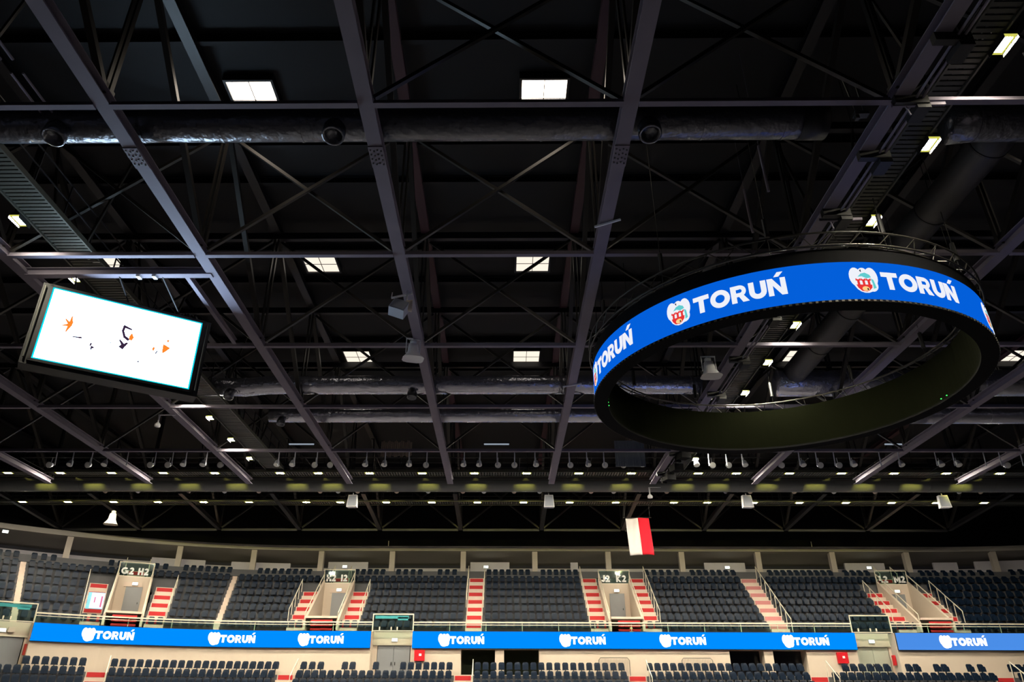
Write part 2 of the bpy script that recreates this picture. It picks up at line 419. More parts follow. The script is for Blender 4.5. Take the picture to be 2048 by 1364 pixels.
t = duct('foil duct seen through the ring display, open at one end', [(12.5, 30.9, 15.2), (45, 30.9, 15.2)], .6, m_='foil_sheen')
t = duct('thin foil duct under the ring display rim on the far side', [(13, 34.4, 15.0), (45, 34.4, 15.0)], .42, m_='foil_sheen')
t = thing('air_duct', (13.3, 14, 15.3), 'long black duct running down the hall past the ring display', 'duct', 'foil wrapped ventilation ducts')
b = MB(); b.path([(13.2, 14.5+i, 15.5) for i in range(17)], .5, 28); b.build('pipe', mat('black lagging', (.05, .048, .05), .5, .2, bump=.2, bscale=3), t, True)
for i in range(1, 16, 3):
    b = MB(); b.path([(13.2, 14.5+i, 15.5), (13.2, 14.56+i, 15.5)], .52, 28); b.build('joint_band', 'steel', t)
t = duct('smooth foil duct running between the two lamp catwalks', [(-42, 46.2, 15.05), (42, 46.2, 15.05)], .62, m_=mat('grey painted duct', (.09, .095, .10), .6))

# ------------------------------------------------------------------ lamp catwalks
def catwalk(label, a, c, width=.8, loc=None):
    a, c = Vector(a), Vector(c); d = (c-a).normalized(); sd = Vector((-d.y, d.x, 0))
    t = thing('catwalk', a, label, 'catwalk', 'lamp catwalks under the roof')
    b = MB(); L = (c-a).length; n = int(L/.16)
    for i in range(n):
        p = a + d*(i+.5)*L/n; b.beam(p - sd*width/2, p + sd*width/2, .11, .03)
    b.build('grating', 'grating', t)
    b = MB()
    for s_ in (-1, 1): b.beam(a + sd*s_*width/2, c + sd*s_*width/2, .05, .16)
    b.build('edge_beam', 'grating', t)
    b = MB()
    for s_ in (-1, 1):
        for h in (.55, 1.1): b.beam(a + sd*s_*width/2 + Vector((0, 0, h)), c + sd*s_*width/2 + Vector((0, 0, h)), .035, .035)
        m = int(L/1.5)
        for i in range(m+1):
            p = a + d*L*i/m + sd*s_*width/2; b.beam(p, p + Vector((0, 0, 1.1)), .035, .035)
    b.build('guard_rail', 'steel', t)
    return t
catwalk('ribbed catwalk with bright lamps beside the white screen', (-13.25, -10, 14.5), (-13.25, 41.5, 14.5), 1.05)
catwalk('ribbed catwalk with bright lamps beside the ring display', (10.2, -10, 14.5), (10.2, 41.5, 14.5), .7)
catwalk('front cross catwalk with the upper row of lamps', (-42, 42.5, 14.5), (42, 42.5, 14.5), .95)
catwalk('rear cross catwalk with the lower row of lamps', (-42, 49.1, 14.5), (42, 49.1, 14.5), .95)
for cx, w2 in ((-13.25, .5), (10.2, .35)):
    for j in range(-2, 5):
        t = thing('catwalk_hanger', (cx, TY(j), 14.6), 'v shaped hanger, %s along the %s side catwalk' % (nth(j+3), 'screen' if cx < 0 else 'ring'), 'hanger', 'hangers of the long catwalks')
        for sg in (-1, 1):
            b = MB(); b.beam((cx+sg*w2, TY(j)+.12, 14.45), (cx+sg*(w2+1.0), TY(j)+.12, ZT-.2), .07, .07); b.build('strut', 'brace', t)
for yy in (42.5, 49.1):
    for k in range(-4, 9):
        b = MB(); b.beam((TX(k)+.3, yy, 14.5), (TX(k)+.1, yy, ZT), .07, .07)
        tag(b.build('catwalk_hanger', 'steel'), 'straight hanger of the %s cross catwalk at the %s truss' % ('front' if yy < 45 else 'rear', nth(k+5)), 'hanger', 'hangers of the cross catwalks')
b = MB(); b.box((0, 43.85, 14.70), (84, .6, .34)); tag(b.build('box_girder', 'blackfab'), 'dark box girder behind the front cross catwalk', 'girder')  # placed to shade the upper duct from the added spots
# hangers beside the long catwalks
def lamp_proto(added_visor):
    t = thing('floodlight', (0, 0, 0), 'x', 'lamp', 'lit catwalk lamps')
    b = MB(); b.box((0, 0, .07), (.50, .24, .10)); b.box((0, 0, .15), (.30, .14, .08)); b.build('housing', 'black', t)
    b = MB(); b.box((0, 0, .004), (.40, .18, .006)); b.build('lens', 'lamp', t)
    b = MB(); b.box((0, 0, .014), (.54, .28, .012)); b.build('halo_plate', 'halo', t)  # glowing plate imitates the yellow halo around the lens
    if added_visor:
        for sg in (-1, 1):
            b = MB(); b.box((0, sg*.15, -.02), (.54, .012, .12)); b.build('added_visor', 'black', t)  # plates added to keep grazing lamp light off nearby chords
    b = MB(); b.beam((-.22, 0, .1), (-.22, 0, .32), .03, .03); b.beam((.22, 0, .1), (.22, 0, .32), .03, .03); b.beam((-.22, 0, .32), (.22, 0, .32), .04, .03); b.build('bracket', 'black', t)
    return t
lp = {}
def put_lamp(x, y, z, rz, label):
    v = rz != 0
    if v not in lp:
        o = lp[v] = lamp_proto(v); o.location = (x, y, z); o.rotation_euler = (0, 0, rz); o['label'] = label
    else: copy_tree(lp[v], (x, y, z), rz, label)
LZ = 14.3
f1 = [-29.08, -25.98, -22.94, -19.88, -16.85, -13.0, -10.76, -7.75, -4.66, -1.61, 1.44, 4.48, 7.54, 11.42, 13.63, 16.7, 19.71, 22.74, 25.74, 28.82]
f2 = [-32.04, -28.99, -25.91, -22.94, -19.87, -16.84, -13.01, -10.74, -7.69, -4.66, -1.63, 1.43, 4.48, 7.53, 11.36, 13.56, 16.62, 19.61, 22.66, 25.66, 28.57, 31.69]
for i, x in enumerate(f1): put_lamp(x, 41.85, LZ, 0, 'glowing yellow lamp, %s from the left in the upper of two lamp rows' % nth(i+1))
for i, x in enumerate(f1):         # added spots without fixtures, casting yellow pools on the duct behind
    ld = bpy.data.lights.new('added_duct_spot', 'SPOT'); ld.energy = 700; ld.color = (1, .92, .16); ld.spot_size = R(34); ld.spot_blend = 1; ld.shadow_soft_size = .04
    lo = bpy.data.objects.new('added_duct_spot', ld); C.objects.link(lo); lo.location = (x, 43.05, 14.36)
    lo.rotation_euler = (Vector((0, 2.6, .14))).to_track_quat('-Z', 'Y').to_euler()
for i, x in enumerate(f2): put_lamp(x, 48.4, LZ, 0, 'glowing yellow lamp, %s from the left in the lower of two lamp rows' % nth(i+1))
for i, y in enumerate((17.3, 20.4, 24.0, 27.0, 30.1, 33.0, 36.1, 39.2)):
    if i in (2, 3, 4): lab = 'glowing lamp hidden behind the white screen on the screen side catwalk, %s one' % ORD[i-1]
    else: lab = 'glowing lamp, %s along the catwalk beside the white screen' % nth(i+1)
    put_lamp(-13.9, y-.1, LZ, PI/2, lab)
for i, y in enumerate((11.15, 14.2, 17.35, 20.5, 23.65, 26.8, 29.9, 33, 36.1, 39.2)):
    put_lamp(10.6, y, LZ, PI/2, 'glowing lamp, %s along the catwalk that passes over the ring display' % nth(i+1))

# ------------------------------------------------------------------ unlit round spot lamps under the fourth cross frame
sx = [-25.17, -24.02, -23.01, -22.09, -19.52, -18.54, -17.68, -16.59, -15.61, -12.47, -11.61, -10.36, -9.5, -7.56, -6.51, -5.13, -4.19, -2.12, -1.26, -.22, .69, 1.88, 3.77, 4.76, 5.67, 6.68, 7.75, 10.71, 11.58, 12.46, 13.36, 15.35, 16.54, 17.47, 18.5, 19.32, 21.9, 24.07, 25.01, 27.64]
t = thing('lighting_bar', (0, 39.5, 14.5), 'thin dark bar that carries the unlit white spot lamps', 'bar')
b = MB(); b.tube((-27, 39.5, 14.5), (29, 39.5, 14.5), .025, 6); b.build('bar', 'black', t)
for i in range(15):
    b = MB(); b.tube((-27+i*4, 39.5, 14.5), (-27+i*4, 42.05, 14.5), .02, 6); b.build('arm', 'black', t)
full = {0, 2, 4, 5, 8, 11, 12, 16, 19, 20, 22, 24, 25, 28, 29, 31, 33, 34, 39}
for i, x in enumerate(sx):
    tilt = .32 if i in full else 1.15
    t = thing('spot_lamp', (x, 39.3, 14.0), 'unlit white spot lamp with %s face, %s from the left in the hanging row' % ('round' if i in full else 'tilted half-seen', nth(i+1)), 'lamp', 'unlit round spot lamps in a row')
    ax = Vector((0, -math.cos(tilt), -math.sin(tilt)))
    b = MB(); b.lathe([(.06, -.34), (.11, -.28), (.16, -.05), (.17, 0)], (x, 39.3, 14.0), ax, 16); b.build('housing', 'greybox', t, True)
    b = MB(); b.lathe([(0, .025), (.10, .02), (.165, 0)], (x, 39.3, 14.0), ax, 16); b.build('lens', 'disc', t)
    b = MB(); b.tube((x, 39.45, 14.1), (x, 39.5, 14.5), .02, 6); b.build('bracket', 'greybox', t)
hx = [-23.33, -22.45, -21.45, -19.57, -18.1, -17.2, -16.49, -15.41, -11.63, -10.79, -9.63, -7.04, -6.07, -4.83, -3.9, -1.95, -1.14, -.25, .66, 1.72, 3.49, 4.4, 5.28, 10.69, 11.6, 12.42, 15.36, 16.24, 17.16, 17.96, 19.5, 20.48, 22.37, 23.27, 24.86, 25.65, 26.75]
for i, x in enumerate(hx):
    b = MB(); b.tube((x, 36.85, 14.0), (x, 36.9, 13.35), .028, 6); b.tube((x, 36.9, 13.37), (x, 36.9, 13.22), .04, 6)
    tag(b.build('drop_rod', 'greybox'), 'short grey rod hanging from the cross frame, %s from the left' % nth(i+1), 'rod', 'short rods over the spot lamps')
# small round lamps between the two lamp rows
for i, (x, m) in enumerate(((-26.5, 0), (-24.3, 1), (-20.9, 0), (-18.5, 1), (-16.2, 0), (-12.1, 0), (-10.9, 1), (-9.6, 0), (-7.0, 0), (-4.9, 1), (-2.6, 0), (-1.2, 1), (.8, 0), (2.5, 1), (5.9, 0), (7.4, 1), (10.9, 0), (14.8, 1), (16.4, 0), (19.3, 0), (21.9, 1), (24.6, 0), (27.2, 0), (30.1, 1), (31.5, 0))):
    x *= 1.0
    t = thing('small_spot', (x, 48.1, 14.9), 'small pale spot fitting, %s from the left above the lower lamp row' % nth(i+1), 'lamp', 'small unlit fittings above the lower lamp row')
    b = MB(); b.lathe([(0, -.2), (.1, -.18), (.16, 0), (.15, .02), (0, .03)], (x, 48.1, 14.95), (0, -.6, -.8), 12); b.build('shade', 'disc' if m else 'tread', t, True)
    b = MB(); b.tube((x, 48.15, 14.98), (x, 48.64, 15.06), .015, 6); b.build('stem', 'steel', t)

# ------------------------------------------------------------------ loudspeakers and small fittings
def horn(loc, rz, label, s=1.0, m='white', arm=True):
    t = thing('horn_loudspeaker', loc, label, 'loudspeaker', 'pale horn loudspeakers', rz)
    b = MB()          # flared rectangular horn: narrow rounded top, wide mouth below
    prof = [(.16, .10, .62, .10), (.20, .15, .58, .08), (.22, .18, .42, .05), (.24, .20, .20, .02), (.32, .26, .02, -.03), (.44, .36, -.16, -.08), (.46, .38, -.18, -.09)]
    k0 = len(b.v)
    for w_, d_, z_, y_ in prof:
        for j in range(12):
            a = 2*PI*(j+.5)/12; ca, sa = math.cos(a), math.sin(a)
            sq = lambda v: math.copysign(abs(v)**.55, v)
            b.v.append((w_*sq(ca)*s, (y_+d_*sq(sa))*s, z_*s))
    for i in range(len(prof)-1):
        for j in range(12):
            l = (j+1) % 12; b.f.append((k0+i*12+j, k0+i*12+l, k0+(i+1)*12+l, k0+(i+1)*12+j))
    b.f.append(tuple(range(k0, k0+12))); b.f.append(tuple(range(k0+72, k0+84))[::-1])
    o = b.build('horn', m, None, True); o.parent = t
    b = MB(); b.lathe([(0, -.12*s), (.14*s, -.12*s), (.15*s, .06*s), (0, .1*s)], (0, .12*s, .70*s), (0, .3, 1), 14); o = b.build('driver', m, None, True); o.parent = t
    if arm:
        b = MB(); b.beam((-.30*s, .05, .15*s), (-.30*s, .05, .85*s), .03, .05); b.beam((.30*s, .05, .15*s), (.30*s, .05, .85*s), .03, .05); b.beam((-.32*s, .05, .85*s), (.32*s, .05, .85*s), .05, .04)
        o = b.build('bracket', m, None); o.parent = t
    return t
horn((-3.22, 24.0, 13.25), R(15), 'white horn loudspeaker under the middle truss', .85)
horn((7.74, 25.0, 13.0), 0, 'white horn loudspeaker seen through the ring display', .85)
horn((-26.6, 50.0, 13.35), R(20), 'small cream horn loudspeaker above the curved stand', 1.0, 'rail', False)
t = thing('box_loudspeaker', (-3.3, 20.6, 13.3), 'tilted grey square loudspeaker hanging under the middle truss', 'loudspeaker')
mm = Matrix.Rotation(R(20), 4, 'Y') @ Matrix.Rotation(R(-25), 4, 'X')
b = MB(); b.box((0, 0, 0), (.52, .36, .50)); o = b.build('cabinet', 'greybox', None); o.parent = t; o.matrix_basis = mm
b = MB(); b.box((0, -.19, 0), (.46, .02, .44)); o = b.build('grille', mat('speaker grille', (.30, .33, .40), .6), None); o.parent = t; o.matrix_basis = mm
b = MB(); b.lathe([(0, -.1), (.17, -.1), (.2, .1), (0, .1)], (.30, .1, .16), (1, .2, 0), 18); o = b.build('driver', 'pillar', None, True); o.parent = t
b = MB(); b.beam((-.28, 0, .40), (.40, 0, .56), .05, .05); b.beam((.24, 0, .1), (.24, 0, .68), .05, .04); b.beam((-.27, 0, .4), (-.27, .1, .66), .02, .02); o = b.build('bracket', 'white', None); o.parent = t
for i, (x, lab) in enumerate(((-9.58, 'pale column loudspeaker on the lower lamp row, below the lit truss'), (3.0, 'pale column loudspeaker on the lower lamp row, left of the flag'),
                              (15.61, 'pale column loudspeaker right of the flag beside a lamp'), (28.05, 'pale column loudspeaker at the far end of the lamp row'))):
    t = thing('column_loudspeaker', (x, 46.7, 13.55), lab, 'loudspeaker', 'column loudspeakers on the lower lamp row', (-.12, 0, .08, -.1)[i])
    b = MB(); b.quadbox([(-.34, -.2, -.02), (.34, -.2, -.02), (.30, .2, 0), (-.30, .2, 0), (-.27, -.12, .78), (.27, -.12, .78), (.25, .2, .8), (-.25, .2, .8)])
    o = b.build('cabinet', 'white'); o.parent = t
    b = MB(); b.quadbox([(-.28, -.215, .05), (.28, -.215, .05), (.28, -.19, .05), (-.28, -.19, .05), (-.23, -.15, .7), (.23, -.15, .7), (.23, -.1, .7), (-.23, -.1, .7)])
    o = b.build('grille', 'greybox'); o.parent = t
    b = MB(); b.beam((0, 0, .78), (0, .02, .92), .05, .05); o = b.build('bracket', 'white'); o.parent = t
def camera_dome(x, y, z, lab, s=1):
    t = thing('surveillance_camera', (x, y, z), lab, 'camera', 'small white hanging cameras')
    b = MB(); b.tube((x, y, z), (x, y, z-.42*s), .05*s, 8, .03*s); b.beam((x-.05, y, z), (x+.72, y, z), .05, .04); b.build('stem', 'white', t)
    b = MB(); b.lathe([(.04*s, 0), (.13*s, .1*s), (.13*s, .2*s), (0, .22*s)], (x, y, z-.36*s), (0, 0, -1), 14); b.build('dome', 'white', t, True)
camera_dome(-15.75, 31.6, 13.95, 'small white camera on a stem under the corner of the white screen')
camera_dome(9.3, 45.8, 14.6, 'small white camera on a stem just above the flag', 1.2)
for (x, y, z, lab) in ((-13.2, 46.2, 17.6, 'short dim tube light above the lamp rows, screen side'), (-.35, 46.2, 17.6, 'short dim tube light above the lamp rows, middle of the hall'), (25.8, 46.2, 17.6, 'short dim tube light beyond the ring display')):
    t = thing('tube_light', (x, y, z), lab, 'lamp', 'short tube lights over the lamp rows')
    b = MB(); b.box((x, y, z+.06), (1.75, .16, .06)); b.build('housing', 'steel', t)
    b = MB(); b.tube((x-.82, y, z), (x+.82, y, z), .06, 8); b.build('tube', 'tube', t)
def hung(name, label, pts, m, w=.05):
    b = MB()
    for a, c in zip(pts[:-1], pts[1:]): b.beam(a, c, w, w)
    return b
for (x, y, lab, mm_) in ((8.05, 12.6, 'dim twin rod pendant hanging beside the pipe-hung truss', 'brace'), (11.8, 11.9, 'yellowish lit twin rod pendant beside the lamp catwalk', 'rail')):  # dim and lit looks are painted: dark steel against cream
    t = thing('pendant', (x, y, 13.9), lab, 'pendant', 'twin rod pendants')
    b = MB(); b.beam((x-.12, y, 14.9), (x-.02, y, 13.8), .03, .03); b.beam((x+.14, y, 14.9), (x+.16, y, 13.8), .03, .03); b.build('rod', mm_, t)
    b = MB(); b.box((x+.06, y, 13.76), (.32, .16, .08)); b.box((x-.04, y, 13.68), (.08, .1, .12)); b.build('bracket', mm_, t)
for (x, y, lab) in ((7.2, 16.0, 'thin dark rod with a bright tip, hanging in the dark bay over the ring'), (7.35, 17.9, 'thin grey rod hanging close behind the ring display')):
    b = MB(); b.tube((x, y, 15.9), (x+.02, y, 14.3), .04, 8); b.tube((x, y, 15.8), (x, y, 19.55), .006, 5); tag(b.build('hanging_rod', 'chord'), lab, 'rod')
for i, x in enumerate((2.0, 2.25)):
    pass
b = MB(); b.beam((2.62, 17.05, ZB-.05), (3.3, 16.7, ZB-.05), .05, .05); tag(b.build('clamp_bar', 'white'), 'short pale bar clamped under the truss before the ring display', 'clamp')
b = MB(); b.beam((2.55, 28.3, ZB-.05), (3.3, 28.0, ZB-.05), .05, .05); tag(b.build('clamp_bar', 'white'), 'second short pale bar clamped under the same truss, farther along', 'clamp')
# mesh panels
t = thing('mesh_panel', (7, 39, 15), 'grey blue mesh panel hanging behind the rim of the ring display', 'panel')
b = MB()
for i in range(12): b.box((6.2+i*.135, 38.5, 14.4), (.125, .04+.01*(i % 3), 1.45))
b.build('cloth', 'mesh', t); b = MB(); b.beam((6.1, 38.47, 14.62), (7.85, 38.47, 14.62), .05, .06); b.tube((6.3, 38.5, 15.1), (6.3, 39.5, 14.5), .012, 5); b.tube((7.6, 38.5, 15.1), (7.6, 39.5, 14.5), .012, 5); b.build('bar', 'black', t)
b = MB()
for i in range(24): b.box((-6.9+i*.075, 40.4+.05*math.sin(i*2.1), 15.3), (.05, .03, .9+.12*math.sin(i*1.3)))
tag(b.build('rippled_curtain', 'mesh2'), 'small rippled brown curtain hanging behind the spot lamps', 'curtain')

# pipes, cables and brackets under the truss over the ring display
t = thing('cable_rig', (8.9, 12, 13.7), 'pair of long pipes with black cable bundles under the ring-side truss', 'cable rig')
for dx in (.28, .42):
    b = MB(); b.tube((8.93+dx, -4, 13.9), (8.93+dx, 42, 13.9), .03, 8); b.build('pipe', 'chord', t)
for y in (8.5, 10.6, 12.3, 14.1, 16.4, 19.2, 22.1, 25.6, 29, 33, 37, 40.5):
    b = MB(); b.box((9.1, y, 13.86), (.75, .16, .22)); b.box((9.35, y+.2, 13.72), (.3, .5, .16)); b.build('cable_bundle', 'black', t)
for y in (12.35, 16.6, 20.3):
    b = MB(); b.beam((8.7, y, 13.78), (9.85, y-.05, 13.78), .06, .08); b.beam((9.0, y, 13.75), (9.05, y, 13.5), .03, .03); b.build('hook_bar', 'chord', t)
for i in range(26):
    pass
# black cabinets along the rig near the front catwalk
for i, (y, dz) in enumerate(((34.2, 0), (36.4, .1), (38.2, 0), (40.1, .05))):
    b = MB(); b.box((9.3, y, 13.5+dz), (.5, .7, .35), .2, .1); b.box((9.1, y+.45, 13.45+dz), (.3, .12, .3), .4); b.beam((9.3, y, 13.6), (9.3, y, 13.95), .05, .05)
    tag(b.build('stage_light', 'blackfab'), 'unlit black stage light, %s one hung under the cable rig' % ORD[i+1], 'lamp', 'stage lights under the cable rig')

# ------------------------------------------------------------------ tilted video screen
hs = Vector((.848, .530, 0)).normalized(); ns = Vector((hs.y, -hs.x, 0)); S0 = Vector((-13.76, 19.25, 0))
sfn = lambda a, z, d: S0 + hs*a + ns*d + Vector((0, 0, z))
t = thing('video_screen', tuple(S0 + hs*2.2 + Vector((0, 0, 10.9))), 'large glowing white video screen hung at an angle from the trusses', 'screen')
b = MB(); b.prism(rc(-.28, 10.72, 4.70, 13.42), sfn, -.62, -.03)
b.build('cabinet', 'black', t)
b = MB()
for q in (rc(-.10, 10.83, 0, 13.39), rc(4.42, 10.83, 4.52, 13.39), rc(-.10, 13.32, 4.52, 13.40), rc(-.10, 10.82, 4.52, 10.9)): b.prism(q, sfn, -.03, .03)
b.build('frame', 'black', t)
b = MB(); b.prism(rc(0, 10.9, 4.42, 13.32), sfn, -.02, .0); b.build('edge_glow', 'scr_edge', t)
b = MB(); b.prism(rc(.045, 10.95, 4.375, 13.275), sfn, .0, .006); scr = b.build('picture', 'screen', t)
def stroke(a, c, w0, w1=None):
    w1 = w0 if w1 is None else w1
    dx, dz = c[0]-a[0], c[1]-a[1]; l = math.hypot(dx, dz); nx, nz = -dz/l/2, dx/l/2
    return [(a[0]-nx*w0, a[1]-nz*w0), (c[0]-nx*w1, c[1]-nz*w1), (c[0]+nx*w1, c[1]+nz*w1), (a[0]+nx*w0, a[1]+nz*w0)]
orange = [stroke((.72, 12.21), q, .11, .035) for q in ((.56, 12.37), (.715, 12.50), (.52, 12.13), (.655, 11.95), (.77, 12.34))]
orange += [[(2.43, 12.40), (2.51, 12.25), (2.47, 12.13), (2.38, 12.15), (2.37, 12.26)], [(3.38, 12.27), (3.62, 12.17), (3.45, 11.95), (3.40, 11.95)],
           [(3.46, 12.398), (3.49, 12.45), (3.55, 12.42), (3.51, 12.33)], [(3.09, 12.00), (3.12, 12.10), (3.18, 12.07), (3.15, 11.94)]]
purple = [stroke((2.14, 12.57), (2.41, 12.50), .10, .05), stroke((2.18, 12.58), (2.16, 12.38), .075), stroke((2.16, 12.40), (2.25, 12.20), .075), stroke((2.23, 12.22), (2.39, 12.13), .09),
          stroke((2.13, 12.08), (2.26, 11.93), .05, .10), stroke((2.37, 12.03), (2.24, 11.85), .06, .12), [(2.14, 11.84), (2.22, 11.95), (2.32, 11.86), (2.28, 11.77)],
          stroke((.84, 11.84), (1.12, 11.87), .03, .06), stroke((1.40, 11.77), (1.39, 11.67), .05), stroke((1.41, 11.65), (1.50, 11.63), .06), stroke((1.44, 11.63), (1.43, 11.55), .05),
          [(2.755, 11.46), (2.79, 11.54), (2.83, 11.45)], stroke((3.26, 11.98), (3.22, 11.87), .04), stroke((1.83, 11.90), (1.93, 11.92), .03)]
for ps, m in ((orange, 'scr_orange'), (purple, 'scr_purple')):
    for p in ps:
        b = MB(); b.prism(p, sfn, .006, .010); b.build('picture_mark', m, scr)
for a in (-.2, 4.6):
    b = MB(); b.tube(sfn(a, 10.9, .02), sfn(a, 13.3, .02), .03, 8); b.build('side_post', 'grating', t)
for a in (.6, 2.2, 3.8):
    b = MB(); q = sfn(a, 13.4, -.3); b.tube(q, (q.x, 19.6, 13.97), .025, 8); b.build('hanger', 'steel', t)

# ------------------------------------------------------------------ ring display
RC = Vector((9.13, 22.33, 0)); RR = 6.05
def rfn_r(rad):
    def f(x, z, d):
        a = x/RR; q = rad + d
        return Vector((RC.x + q*math.sin(a), RC.y - q*math.cos(a), z))
    return f
rfn = rfn_r(RR)
t = thing('ring_display', (RC.x, RC.y, 11.0), 'huge hanging ring display with a blue band of white lettering', 'display ring')
def ringband(r0, r1, z0, z1, n=120):
    b = MB(); k = 0
    for i in range(n):
        a = 2*PI*i/n
        for r, z in ((r0, z0), (r1, z0), (r1, z1), (r0, z1)): b.v.append((RC.x + r*math.sin(a), RC.y - r*math.cos(a), z))
    for i in range(n):
        j = (i+1) % n
        for q in range(4):
            l = (q+1) % 4; b.f.append((i*4+q, j*4+q, j*4+l, i*4+l))
    return b
ringband(5.62, 5.98, 11.05, 12.62).build('body', 'olive', t)
ringband(5.98, 6.02, 12.22, 12.66).build('upper_trim', 'blackfab', t)
bandm = ringband(5.99, 6.045, 11.10, 12.22); band = bandm.build('led_band', 'led_blue', t)
ringband(5.60, 6.06, 11.02, 11.09).build('lower_rim', 'blackfab', t)
for q in range(8):
    a0 = R(-44 + 45.8*q)
    if q > 6: a0 = R(-44-44.2)
    city_logo(band, rfn, a0*RR, 11.66, .78, .51, 'led_white', off=.60)
b = MB()
for i in range(240):
    a = 2*PI*i/240; b.box((RC.x+6.07*math.sin(a), RC.y-6.07*math.cos(a), 11.05), (.07, .03, .05), a)
b.build('rim_edging', 'grating', t)
for a in (-97, -100, -103, 94, 97):
    p = Vector((RC.x+5.6*math.sin(R(a)), RC.y-5.6*math.cos(R(a)), 11.16)); b = MB(); b.lathe([(0, -.02), (.025, 0), (0, .02)], p, n=8); b.build('pilot_light', 'green', t)
cir = lambda r, z, n=96: [(RC.x+r*math.sin(2*PI*i/n), RC.y-r*math.cos(2*PI*i/n), z) for i in range(n)]
for r, z in ((6.12, 12.72), (6.12, 13.12), (5.72, 12.95)):
    b = MB(); b.path(cir(r, z), .028, 6, True); b.build('truss_tube', 'brace', t, True)
b = MB()
for i in range(48):
    a, a2 = 2*PI*i/48, 2*PI*(i+.5)/48
    p = lambda a_, r, z: (RC.x+r*math.sin(a_), RC.y-r*math.cos(a_), z)
    b.tube(p(a, 6.12, 12.72), p(a2, 6.12, 13.12), .014, 5); b.tube(p(a2, 6.12, 13.12), p(a+2*PI/48, 5.72, 12.95), .014, 5); b.tube(p(a, 6.12, 12.72), p(a, 5.72, 12.95), .016, 5)
b.build('truss_lacing', 'brace', t)
for i in range(12):
    a = 2*PI*i/12+.2; b = MB(); b.tube(p(a, 5.9, 12.6), p(a, 5.9, 19), .012, 5); b.tube(p(a, 5.9, 13.3), p(a, 5.9, 13.9), .07, 8); b.build('hoist_cable', 'black', t)

# ------------------------------------------------------------------ stands: portals, stairs, gates
S_END = 46; S_BEG = -42
portals = [(-25.09, 'G2', 'H2', True), (-12.52, 'H2', 'I2', True), (8.58, 'J2', 'K2', False), (29.7, 'L2', 'M2', True)]
single = [-1.99, 19.17]
narrow = [-19.43, -31.03]
z_up = lambda i: 6.8 + .64*i
r_up = lambda i: 1 + .82*i
# upper terrace
b = MB()
def gaps(i):
    g = []
    for s, _, _, _ in portals:
        if 1 <= i <= 5: g.append((s-1.15, s+1.15))
    return sorted(g)
for i in range(8):
    x = S_BEG
    for g0, g1 in gaps(i) + [(S_END, S_END)]:
        sweep(b, rect(r_up(i), r_up(i)+.84 if i < 7 else 8.2, z_up(i)-.9, z_up(i)), x, g0); x = g1
x = S_BEG
for g0, g1 in ((-34.5, -29.98), (-8.80, -6.0), (23.44, 26.14), (S_END, S_END)):
    sweep(b, rect(.12, 1.05, 6.1, 6.75), x, g0)
    if g1 > g0: sweep(b, rect(.98, 1.05, 6.1, 6.8), g0, g1)
    x = g1
struct('floor_1', b, 'conc')
b = MB(); sweep(b, rect(7.2, 11, 11.4, 11.9), S_BEG, S_END); struct('floor_2', b, 'conc')
# lower terrace
b = MB()
z_lo = lambda i: 4.0 - .55*i
r_lo = lambda i: -.8 - .82*i
for i in range(5): sweep(b, rect(r_lo(i)-.4, r_lo(i)+.42 if i else .1, z_lo(i)-.8, z_lo(i)), S_BEG, S_END)
struct('floor_3', b, 'conc')
# wall behind the lower tier, with openings
gates_ = [(-34.5, -29.98), (-8.80, -6.0), (23.44, 26.14)]
wins = [(-2.74, -.48), (.12, 2.44), (15.03, 17.3), (17.9, 20.1)]
b = MB(); x = S_BEG
for g0, g1 in sorted(gates_ + wins) + [(S_END, S_END)]:
    sweep(b, rect(.02, .22, 3.2, 5.70), x, g0); x = g1
sweep(b, rect(.02, .22, 5.70, 6.75), -30, -8.8); sweep(b, rect(.02, .22, 5.70, 6.75), -6, 23.44); sweep(b, rect(.02, .22, 5.70, 6.75), 26.14, S_END)
for g0, g1 in wins: sweep(b, rect(.02, .22, 3.2, 4.1), g0, g1)
struct('wall_back', b, 'cream')
b = MB()
for n_, (g0, g1) in enumerate(wins):
    b = MB(); b.prism(rc(g0-.02, 3.9, g1+.02, 5.75), lambda x, z, d: Vector((x, 54.1-d, z)), 0, .04)
    o = struct('window_%d' % (n_+1), b, mat('dark tinted glazing %d' % n_, (.018, .022, .014) if n_ < 2 else (.012, .013, .02), .15), label='dark tinted box window behind the lower seats')
    b = MB(); b.box(((g0+g1)/2, 53.6, 5.71), (g1-g0+.05, 1.0, .06)); b.box((g0-.03, 53.6, 4.9), (.05, 1.0, 1.7)); b.box((g1+.03, 53.6, 4.9), (.05, 1.0, 1.7)); b.build('reveal', 'cream', o)
# main end wall above the gallery and its parts
b = MB(); sweep(b, rect(7.9, 8.3, 13.9, 19.6), S_BEG-6, S_END+6); struct('wall_end', b, 'blackfab')
b = MB(); sweep(b, [(7.5, 13.55), (7.5, 13.92), (8.3, 13.92), (11.2, 13.4), (11.2, 13.0)], S_BEG, S_END); struct('ceiling_1', b, 'soffit')
b = MB(); sweep(b, rect(11.0, 11.3, 11.8, 13.2), S_BEG, S_END); struct('wall_gallery', b, mat('dark gallery wall', (.03, .03, .045), .8))
b = MB(); sweep(b, rect(10.6, 10.66, 11.85, 12.72), S_BEG, S_END); struct('trim_20', b, 'lilac')
for i, (a0, a1, z1) in enumerate(((-14.2, -11.0, 12.95), (-2.6, .6, 12.95), (5.6, 6.2, 12.95), (16.5, 19.8, 12.95), (27.9, 31.1, 12.95), (34.8, 36.2, 13.0), (37.2, 41.5, 13.05), (-20, -16.5, 12.8), (-24.5, -21.5, 12.8))):
    b = MB(); sweep(b, rect(9.1, 9.3, 11.85, z1), a0, a1); struct('wall_panel_%d' % (i+1), b, 'lilac')
